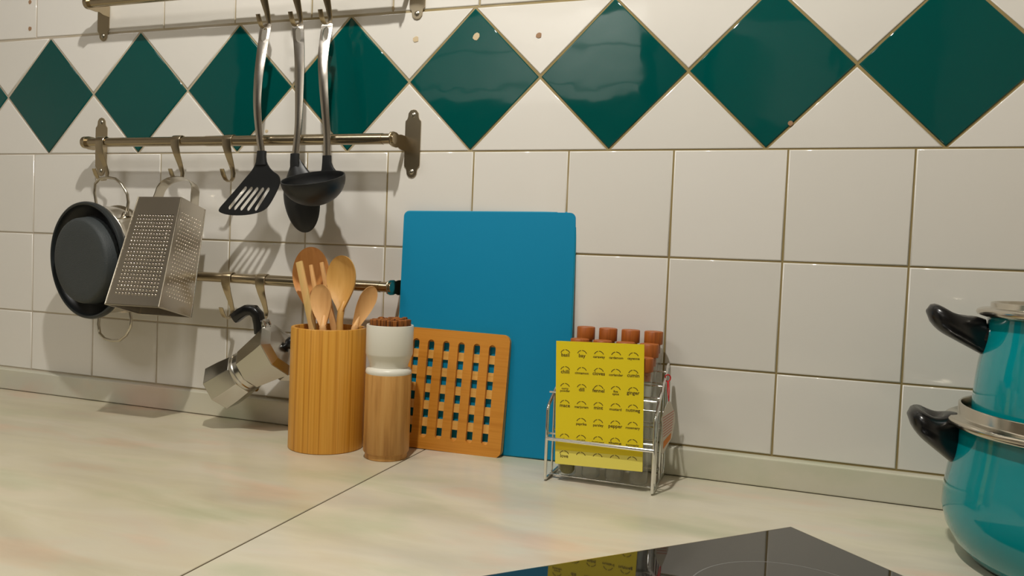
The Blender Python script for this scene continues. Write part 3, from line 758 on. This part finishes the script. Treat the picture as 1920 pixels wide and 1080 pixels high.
# ------------------------------------------------------------------ brush with wooden base
BC = (.8257, -.1139, 0)
t = thing('dish_brush', 'upright dish brush with oak base, white waisted ceramic cup and brown bristles on top', 'brush', BC)
MB().lathe([(0, 0), (.0290, 0), (.0298, .0010), (.0300, .0075), (.0318, .0090), (.0327, .0105), (.0327, .1200), (.0322, .1211), (0, .1211)], 72).obj('wooden_base', 'oak', t)
MB().lathe([(0, .1211), (.0322, .1211), (.0328, .1235), (.0322, .1265), (.0300, .1290), (.0272, .1303), (.0272, .1335), (.0300, .1420), (.0326, .1475), (.0333, .1500), (.0335, .1890), (.0330, .1904), (.0310, .1904), (.0303, .1890), (.0303, .1700), (0, .1700)], 72).obj('ceramic_cup', 'ceramic', t, smooth=50)
b = MB(); rnd = random.Random(3)
for ring, n in ((0, 1), (.0085, 7), (.0170, 13), (.0250, 20)):
    for k in range(n):
        a = 2*PI*k/n+ring*30+rnd.uniform(-.05, .05); cx, cy = ring*math.cos(a), ring*math.sin(a); s = .0042
        ht = .1985+rnd.uniform(-.0015, .002)
        mm = T(cx, cy, 0) @ R('z', a+rnd.uniform(-.3, .3))
        b.lathe([(0, .171), (s*.9, .171), (s, .190), (s*1.02, ht-.001), (s*.7, ht), (0, ht-.0004)], 7, mat=mm)
o = b.obj('bristles', 'bristle', t, smooth=30); o['kind'] = 'stuff'

# ------------------------------------------------------------------ blue board leaning on the wall
tb = thing('cutting_board', 'large thin turquoise blue cutting board leaning against the tiled wall', 'cutting board', mat=None, loc=(.9285, -.0300, .0006))
BW, BH, BT = .271, .360, .004
# bottom edge line from (.795,-.0365) to (1.062,-.0245); top edge touches the tiles
bl, br_ = Vector((.7995, -.0380, .0006)), Vector((1.0690, -.0245, .0006))
tl, tr = Vector((.7925, -.0087, .3585)), Vector((1.0625, -.0087, .3585))
ux = (br_-bl).normalized(); cen = (bl+br_+tl+tr)/4
uz = ((tl+tr)/2-(bl+br_)/2).normalized(); uy = uz.cross(ux).normalized(); ux = uy.cross(uz)
bmx = Matrix((ux, uy, uz)).transposed().to_4x4(); bmx.translation = (bl+br_)/2
tb.matrix_world = bmx
def rrect(x0, z0, x1, z1, r_, n=6):
    p = []
    for cx, cz, a0 in ((x1-r_, z0+r_, -90), (x1-r_, z1-r_, 0), (x0+r_, z1-r_, 90), (x0+r_, z0+r_, 180)):
        for k in range(n+1): a = math.radians(a0+90*k/n); p.append((cx+r_*math.cos(a), cz+r_*math.sin(a)))
    return p
MB().prism(rrect(-BW/2, 0, BW/2, BH, .008), -BT/2, BT/2).obj('board', ['blue'], tb, bevel=.0008)
b = MB(); pth = [(x, 0, z) for x, z in rrect(-BW/2-.0002, -.0001, BW/2+.0002, BH+.0002, .008)]
b.tube(pth, .0011, 6, closed=True); b.obj('edge', 'blue_edge', tb)

# ------------------------------------------------------------------ bamboo trivet leaning on the board
fl, fr = Vector((.7790, -.0560, .0006)), Vector((.9745, -.0455, .0006))      # bottom front edge
TL_, TR_ = Vector((.7800, -.0375, .1800)), Vector((.9780, -.0270, .1790))
ux = (fr-fl).normalized(); uz = ((TL_+TR_)/2-(fl+fr)/2).normalized(); uy = uz.cross(ux).normalized(); ux = uy.cross(uz)
tm = Matrix((ux, uy, uz)).transposed().to_4x4(); tm.translation = (fl+fr)/2
t = thing('trivet', 'square bamboo trivet with a grid of square holes leaning on the blue board', 'trivet', mat=tm)
TW, TH = .198, .1805
nslot = 7; sp = .0243; sw = .0104; x0s = -(nslot-1)*sp/2; z0s, z1s = .0165, .1640
# front layer: plate with six vertical slots (rounded ends)
def slot_poly(cx):
    p = []
    r_ = sw/2
    for k in range(7): a = math.radians(0+180*k/6); p.append((cx+r_*math.cos(a), z1s-r_+r_*math.sin(a)))
    for k in range(7): a = math.radians(180+180*k/6); p.append((cx+r_*math.cos(a), z0s+r_+r_*math.sin(a)))
    return p
out = rrect(-TW/2, 0, TW/2, TH, .011)
plate_with_holes(out, [slot_poly(x0s+i*sp) for i in range(nslot)], .0062, lambda x, z: 0.0).obj('front_panel', 'trivet', t, smooth=30)
# back layer: horizontal slots between the slats
nrow = 6; rz0 = .0265; rp_ = .0256; rh_ = .0128
def hslot(cz):
    p = []; r_ = rh_/2; xx = -x0s+.012
    for k in range(7): a = math.radians(-90+180*k/6); p.append((xx-r_+r_*math.cos(a), cz+r_*math.sin(a)))
    for k in range(7): a = math.radians(90+180*k/6); p.append((-xx+r_+r_*math.cos(a), cz+r_*math.sin(a)))
    return p
plate_with_holes(out, [hslot(rz0+i*rp_) for i in range(nrow)], .0062, lambda x, z: .0063).obj('back_panel', 'trivet_back', t, smooth=30)

# ------------------------------------------------------------------ spice rack
RX0, RX1 = 1.0672, 1.2080
YF, YK = -.1240, -.0230
rack = thing('spice_rack', 'chrome wire spice rack holding test tube jars, standing on the counter by the wall', 'spice rack', (RX0, YF, 0))
W = .0021
def wire(pts, name, r_=W, closed=False):
    return MB().tube([(p[0]-RX0, p[1]-YF, p[2]) for p in pts], r_, 10, closed=closed).obj(name, 'chrome', rack, smooth=70)
for X in (RX0, RX1):
    wire([(X, YF, .0045), (X, YF, .060), (X, YF, .0950), (X, YF+.003, .1000), (X, YK-.004, .1525), (X, YK, .1550), (X, YK+.0005, .1500), (X, YK, .012), (X, YK-.003, .0030), (X, YK-.010, W), (X, YF+.008, W), (X, YF+.001, W+.0008)], 'side_frame', closed=True)
wire([(RX0, YF-.001, .0570), (RX1, YF-.001, .0570)], 'front_bar', .0026)
tiers = [(-.1050, .0060, .1180), (-.0650, .0200, .1320), (-.0300, .0340, .1465)]       # y, foot z, top loop z
RT = .0120
for (y, zf, zt) in tiers:
    for zz in (zt, zt-.055):
        for dy in (-RT-.0016, RT+.0016):
            if y+dy < YK-.0015 or dy < 0: wire([(RX0, y+dy, zz), (RX1, y+dy, zz)], 'cross_bar', .0013)
    wire([(RX0, y, zf-.0015), (RX1, y, zf-.0015)], 'tube_support', .0013)
for y in (-.0965, -.0600, -.0340):
    wire([(RX1-.001, y, W), (RX1-.001, y, .100+.0548*((y-YF)/(YK-YF)))], 'upright_wire', .0015)
    wire([(RX0+.001, y, W), (RX0+.001, y, .100+.0548*((y-YF)/(YK-YF)))], 'upright_wire', .0015)
# tubes with wooden caps
LT = .1480
first_tube = None
words = {0: 'front', 1: 'middle', 2: 'back'}; col_w = ['leftmost', 'second from the left', 'third from the left', 'rightmost']
for r_i, (y, zf, zt) in enumerate(tiers):
    for c in range(4):
        x = RX0+.0245+c*.0318
        lab = 'wooden-capped glass test tube, %s in the %s row of the spice rack' % (col_w[c], words[r_i])
        if r_i == 0 and c == 0: lab = 'glass test tube with green dried herbs, leftmost front tube in the spice rack'
        if first_tube is None:
            first_tube = thing('spice_tube', lab, 'spice jar', (x, y, zf), 'spice tubes in the rack')
            n = 8; R_ = RT
            prof = [(0, 0)]+[(R_*math.sin(a), .006*(1-math.cos(a))) for a in [math.radians(90*k/6) for k in range(1, 7)]]+[(R_, LT-.006), (R_+.0010, LT-.0045), (R_+.0010, LT-.002), (R_, LT-.001)]
            pin = [(R_-.0012, LT-.001), (R_-.0012, .008), (R_*.6, .0032), (0, .0022)]
            MB().lathe(prof, 28).obj('glass_body', 'glass', first_tube, smooth=50)
            cap = MB().lathe([(0, LT-.012), (.0098, LT-.012), (.0098, LT), (.0126, LT), (.0128, LT+.001), (.0128, LT+.0165), (.0120, LT+.0175), (0, LT+.0175)], 28).obj('wooden_cap', 'cork', first_tube, smooth=40)
            src = first_tube
        else: copy_tree(src, (x, y, zf), lab, 'spice tubes in the rack')
h = MB().lathe([(0, .0030), (.0070, .0038), (.0100, .0085), (.0102, .0300), (.0085, .0335), (.004, .0350), (0, .0340)], 20).obj('dried_herbs', 'herb', first_tube); h.location = (0, 0, 0)

# yellow sheet of spice stickers between the front bar and the tubes
SW, SH = .1155, .1620
sm = frame((1.1368, -.1200, .0262), (-.034, .0, 1), (0, 1, .0))
sh = thing('sticker_sheet', 'yellow sheet of round spice name labels tucked behind the front bar of the rack', 'label sheet', mat=sm)
MB().box(-SW/2, -.0004, 0, SW/2, .0004, SH).obj('sheet', 'yellow', sh, smooth=0)
MB().box(-SW/2+.0005, -.0009, -.0003, SW/2-.0003, -.00045, .0185).obj('lower_strip', 'yellow_light', sh, smooth=0)
rows_w = [['basil', 'bay', 'caraway', 'cardamom', 'cayenne'], ['chilli', 'cinnamon', 'cloves', 'coriander', 'cumin'],
          ['curry\npowder', 'dill', 'fennel', 'five\nspice', 'ginger'], ['mace', 'marjoram', 'mint', 'mustard', 'nutmeg'],
          ['', 'paprika', 'parsley', 'pepper', 'rosemary'], ['saffron', 'sage', 'tarragon', 'thyme', 'turmeric'], ['love', None, None, None, None]]
bp = MB()
def text_mesh(txt, size):
    cu = bpy.data.curves.new('txt', 'FONT'); cu.body = txt; cu.size = size; cu.align_x = 'CENTER'; cu.resolution_u = 2; cu.offset = size*.018; cu.space_line = .75
    ob = bpy.data.objects.new('txt', cu); S.collection.objects.link(ob)
    dg = bpy.context.evaluated_depsgraph_get(); me = bpy.data.meshes.new_from_object(ob.evaluated_get(dg))
    vs = [v.co.copy() for v in me.vertices]; fs = [tuple(p.vertices) for p in me.polygons]
    bpy.data.objects.remove(ob); bpy.data.curves.remove(cu); bpy.data.meshes.remove(me)
    return vs, fs
for ri, row in enumerate(rows_w):
    for ci, wd in enumerate(row):
        cx = -SW/2+.0125+ci*.0224; cz = SH-.0165-ri*.0222
        if wd == '': continue
        # arc of small print above the word
        n = 12; a0, a1 = math.radians(158), math.radians(22); rr_ = .0064
        for k in range(n):
            if k in (5,): continue
            b0_ = a0+(a1-a0)*(k+.08)/n; b1_ = a0+(a1-a0)*(k+.92)/n
            q = [(rr_-.0005, b0_), (rr_+.0005, b0_), (rr_+.0005, b1_), (rr_-.0005, b1_)]
            bp.add([(cx+p*math.cos(a), -.00055 if ri < 6 else -.001, cz-.001+p*math.sin(a)) for p, a in q], [(0, 1, 2, 3)])
        if wd:
            sz = .0066 if len(wd) < 7 else .0048
            if '\n' in wd: sz = .0042
            vs, fs = text_mesh(wd, sz)
            mxw = max(abs(v.x) for v in vs); k = min(1, .0092/mxw)
            bp.add([(cx+v.x*k, -.00055 if ri < 6 else -.001, cz-.0035+v.y*k+(.001 if '\n' in wd else 0)) for v in vs], fs)
bp.obj('lettering', 'ink', sh, smooth=0, fix=False)

# hang tag with red cord on the right of the rack
tg = thing('hang_tag', 'small white paper tag with orange block tied by a red cord to the rack', 'tag', (RX1+.0035, -.0500, .1395))
cord = [(.0035*math.cos(a), .0060*math.cos(a)*.3, .0002+.0045*math.sin(a)) for a in [2*PI*k/14 for k in range(14)]]
MB().tube(cord, .0009, 8, closed=True).obj('cord_knot', 'red', tg)
MB().tube([(0, -.001, -.004), (.0020, -.010, -.015), (.0062, -.0235, -.0300), (.0045, -.013, -.015), (.0012, -.001, -.004)], .0007, 8).obj('cord', 'red', tg)
tgp = [(-.003, -.0270), (.003, -.0270), (.0150, -.0440), (.0160, -.0560), (.0110, -.0760), (-.0080, -.0960), (-.0125, -.0930), (-.0115, -.0640), (-.0160, -.0480)]
tg_m = T(.0060, -.0240, 0) @ R('z', 1.10)
MB().prism(tgp, -.0002, .0002, mat=tg_m).obj('paper', 'tag', tg, smooth=0)
b = MB()
for k in range(8):
    z = -.044-.0036*k; b.add([(-.0125+.0004*k, -.0004, z-.004), (.0125-.0004*k, -.0004, z+.003), (.0125-.0004*k, -.0004, z+.0039), (-.0125+.0004*k, -.0004, z-.0031)], [(0, 1, 2, 3)], mat=tg_m)
b.obj('printed_lines', 'tag_red', tg, smooth=0)
MB().add([(-.0085, -.0004, -.0890), (.0075, -.0004, -.0775), (.0085, -.0004, -.0690), (-.0085, -.0004, -.0790)], [(0, 1, 2, 3)], mat=tg_m).obj('printed_block', 'tag_orange', tg, smooth=0)

# ------------------------------------------------------------------ stacked teal pots
PC = (1.657, -.190, 0)
def rim_ring(t, r_out, r_in, z0, z1, ztop, name='steel_rim'):
    MB().lathe([(r_in-.0015, z0-.010), (r_in+.006, z0), (r_out-.004, z0-.0005), (r_out, z0+.0020), (r_out-.0008, z0+.0050), (r_out-.005, z0+.0068), (r_in+.0030, z1), (r_in, z1+.0015), (r_in, ztop-.0006), (r_in-.0008, ztop), (r_in-.0024, ztop), (r_in-.0028, ztop-.002), (r_in-.0028, z0-.008)], 128, closed=True).obj(name, 'steel', t, smooth=50)
t = thing('cooking_pot', 'lower and larger teal enamel pot with steel rim, standing on the counter', 'pot', PC, 'stacked teal pots')
def shell(outer, th):
    inner = [(max(0, r_-th), z if i else z+th) for i, (r_, z) in enumerate(outer)]
    inner = [(0, inner[0][1])]+[(q[0], max(q[1], outer[0][1]+th)) for q in inner[1:]]
    return outer+list(reversed(inner))
o1 = [(0, 0), (.098, 0), (.112, .006), (.124, .018), (.133, .034), (.1372, .052), (.1366, .070), (.1340, .090), (.1312, .106), (.1294, .122), (.1288, .137)]
MB().lathe(o1, 128).obj('body', 'teal', t)
MB().lathe([(0, .004)]+[(r_-.003, max(z, .004)) for r_, z in o1[1:]], 128).obj('inner_lining', 'enamel_dark', t)
MB().lathe([(.118, .1370), (.1290, .1370), (.1385, .1405), (.1397, .1432), (.1388, .1462), (.1350, .1480), (.1285, .1484), (.1271, .1500), (.1271, .1597), (.1264, .1604), (.1248, .1604), (.1243, .1590), (.1243, .1400)], 128, closed=True).obj('steel_rim', 'steel', t, smooth=50)
# side handle: chunky grip, rounded end, recessed scoop on top
def grip(t, ang, r0, z0, length, rise, wid, hgt, mt='blackplastic', droop=.5):
    m_ = R('z', ang)
    n = 14; path = []; rs_ = []
    b = MB(); seg = 24; V = []; F = []
    for i in range(n+1):
        f = i/n; x = r0-.006+length*f; zc_ = z0+rise*f
        env = math.sqrt(max(0, 1-max(0, (f-.62)/.38)**2.4)) if f > .62 else 1
        wv = wid*(.62+.38*math.sin(min(1, f*1.6)*PI/2))*max(env, .06); hv = hgt*(1-droop*f)*max(env, .08)
        for k in range(seg):
            a = 2*PI*k/seg; ca, sa = math.cos(a), math.sin(a)
            yv = wv*math.copysign(abs(ca)**.8, ca); zz = hv*math.copysign(abs(sa)**.8, sa)
            if sa > 0:
                zz -= hv*.85*math.exp(-((f-.52)/.2)**2)*math.exp(-(yv/(wid*.5))**2)
            V.append((x, yv, zc_+zz))
    for i in range(n):
        for k in range(seg): a = i*seg+k; b_ = i*seg+(k+1) % seg; F.append((a, b_, b_+seg, a+seg))
    F.append(tuple(range(seg))); F.append(tuple(range(n*seg, (n+1)*seg)))
    b.add(V, F, mat=m_); return b.obj('side_handle', mt, t, smooth=60)
A1 = math.radians(180-6)
for ang in (A1, A1+PI): grip(t, ang, .133, .121, .048, .022, .034, .028, droop=.55)
for ang in (A1, A1+PI): MB().lathe([(0, 0), (.017, 0), (.017, .006), (.014, .009), (0, .009)], 20, mat=R('z', ang) @ T(.1270, 0, .122) @ R('y', PI/2)).obj('handle_mount', 'teal', t)
t = thing('cooking_pot', 'upper and smaller teal enamel pot with steel rim, stacked inside the lower one', 'pot', (PC[0], PC[1], .0045), 'stacked teal pots')
o2 = [(0, 0), (.080, 0), (.096, .008), (.106, .030), (.1115, .080), (.1145, .130), (.1152, .160), (.1140, .180), (.1120, .200), (.1085, .220), (.1065, .235), (.1060, .247)]
MB().lathe(o2, 128).obj('body', 'teal', t)
MB().lathe([(0, .004)]+[(r_-.003, max(z, .004)) for r_, z in o2[1:]], 128).obj('inner_lining', 'enamel_dark', t)
MB().lathe([(.099, .2470), (.1062, .2470), (.1152, .2500), (.1165, .2525), (.1157, .2552), (.1120, .2568), (.1050, .2570), (.1037, .2585), (.1037, .2625), (.1030, .2632), (.1015, .2632), (.1010, .2620), (.1010, .2500)], 128, closed=True).obj('steel_rim', 'steel', t, smooth=50)
for ang in (A1, A1+PI): grip(t, ang, .114, .226, .055, .024, .023, .019, droop=.25)
for ang in (A1, A1+PI): MB().lathe([(0, 0), (.0150, 0), (.0150, .010), (.012, .013), (0, .013)], 20, mat=R('z', ang) @ T(.1030, 0, .226) @ R('y', PI/2)).obj('handle_mount', 'blackplastic', t)

# ------------------------------------------------------------------ spotlight body, and unseen cabinets and panels added for the glaze to reflect
t = thing('ceiling_spot', 'small steel ceiling spotlight above the worktop', 'lamp', (.98, -.68, ZC+.035))
MB().lathe([(0, 0), (.035, 0), (.035, -.010), (.006, -.014), (.006, -.150), (.030, -.155), (.040, -.200), (.037, -.200), (.027, -.160), (0, -.158)], 32).obj('shade', 'steel_brushed', t)
for i, (x0, x1, mt, lb) in enumerate(((-1.19, -.35, 'cabinet_dark', 'tall dark cabinet added on the unseen wall opposite for the tiles to mirror'), (.80, 1.0, 'cabinet_dark', 'narrow dark cabinet added on the unseen wall opposite for the tiles to mirror'))):  # invented dark masses, give the green tiles dark reflections
    t = thing('added_tall_cabinet', lb, 'cabinet', ((x0+x1)/2, YB+.15+(.35 if i == 0 else 0), ZF)); hw_ = (x1-x0)/2
    MB().box(-hw_, -.148, 0, hw_, .13, 2.3).obj('body', mt, t, bevel=.002)
    for s in ((-1, 1) if hw_ > .2 else (0,)):
        xa, xb = (-hw_+.003, -.002) if s < 0 else ((.002, hw_-.003) if s > 0 else (-hw_+.003, hw_-.003))
        d = MB().box(xa, .13, .05, xb, .15, 2.28).obj('door', mt, t, bevel=.002)
        MB().tube([((xa+xb)/2, .18, 1.0), ((xa+xb)/2, .18, 1.2)], .006).obj('handle', 'steel', d)

t = thing('added_wall_cabinet', 'white wall cabinet with stacked flap doors, added unseen opposite for the tiles to mirror', 'cabinet', (.20, YB+.18, 1.02))  # invented bright unit, its door gaps put lines in the reflections
MB().box(-.54, -.179, 0, .54, .15, .40).obj('body', 'cabinet_white', t, bevel=.002)
for z0, z1 in ((.004, .062), (.072, .225), (.235, .396)): MB().box(-.538, .151, z0, .538, .17, z1).obj('flap_door', 'cabinet_white', t, bevel=.002)
struct(MB().box(.15, YB+.0005, ZF, .22, YB+.03, 1.0).obj('added_panel_1', 'cabinet_white', bevel=.003))  # added unseen white strip, makes a bright reflection in the tiles
struct(MB().box(1.02, YB+.0005, .95, 1.55, YB+.02, 1.45).obj('added_panel_2', 'cabinet_white', bevel=.003))  # added unseen white panel, brightens the reflection in a diamond
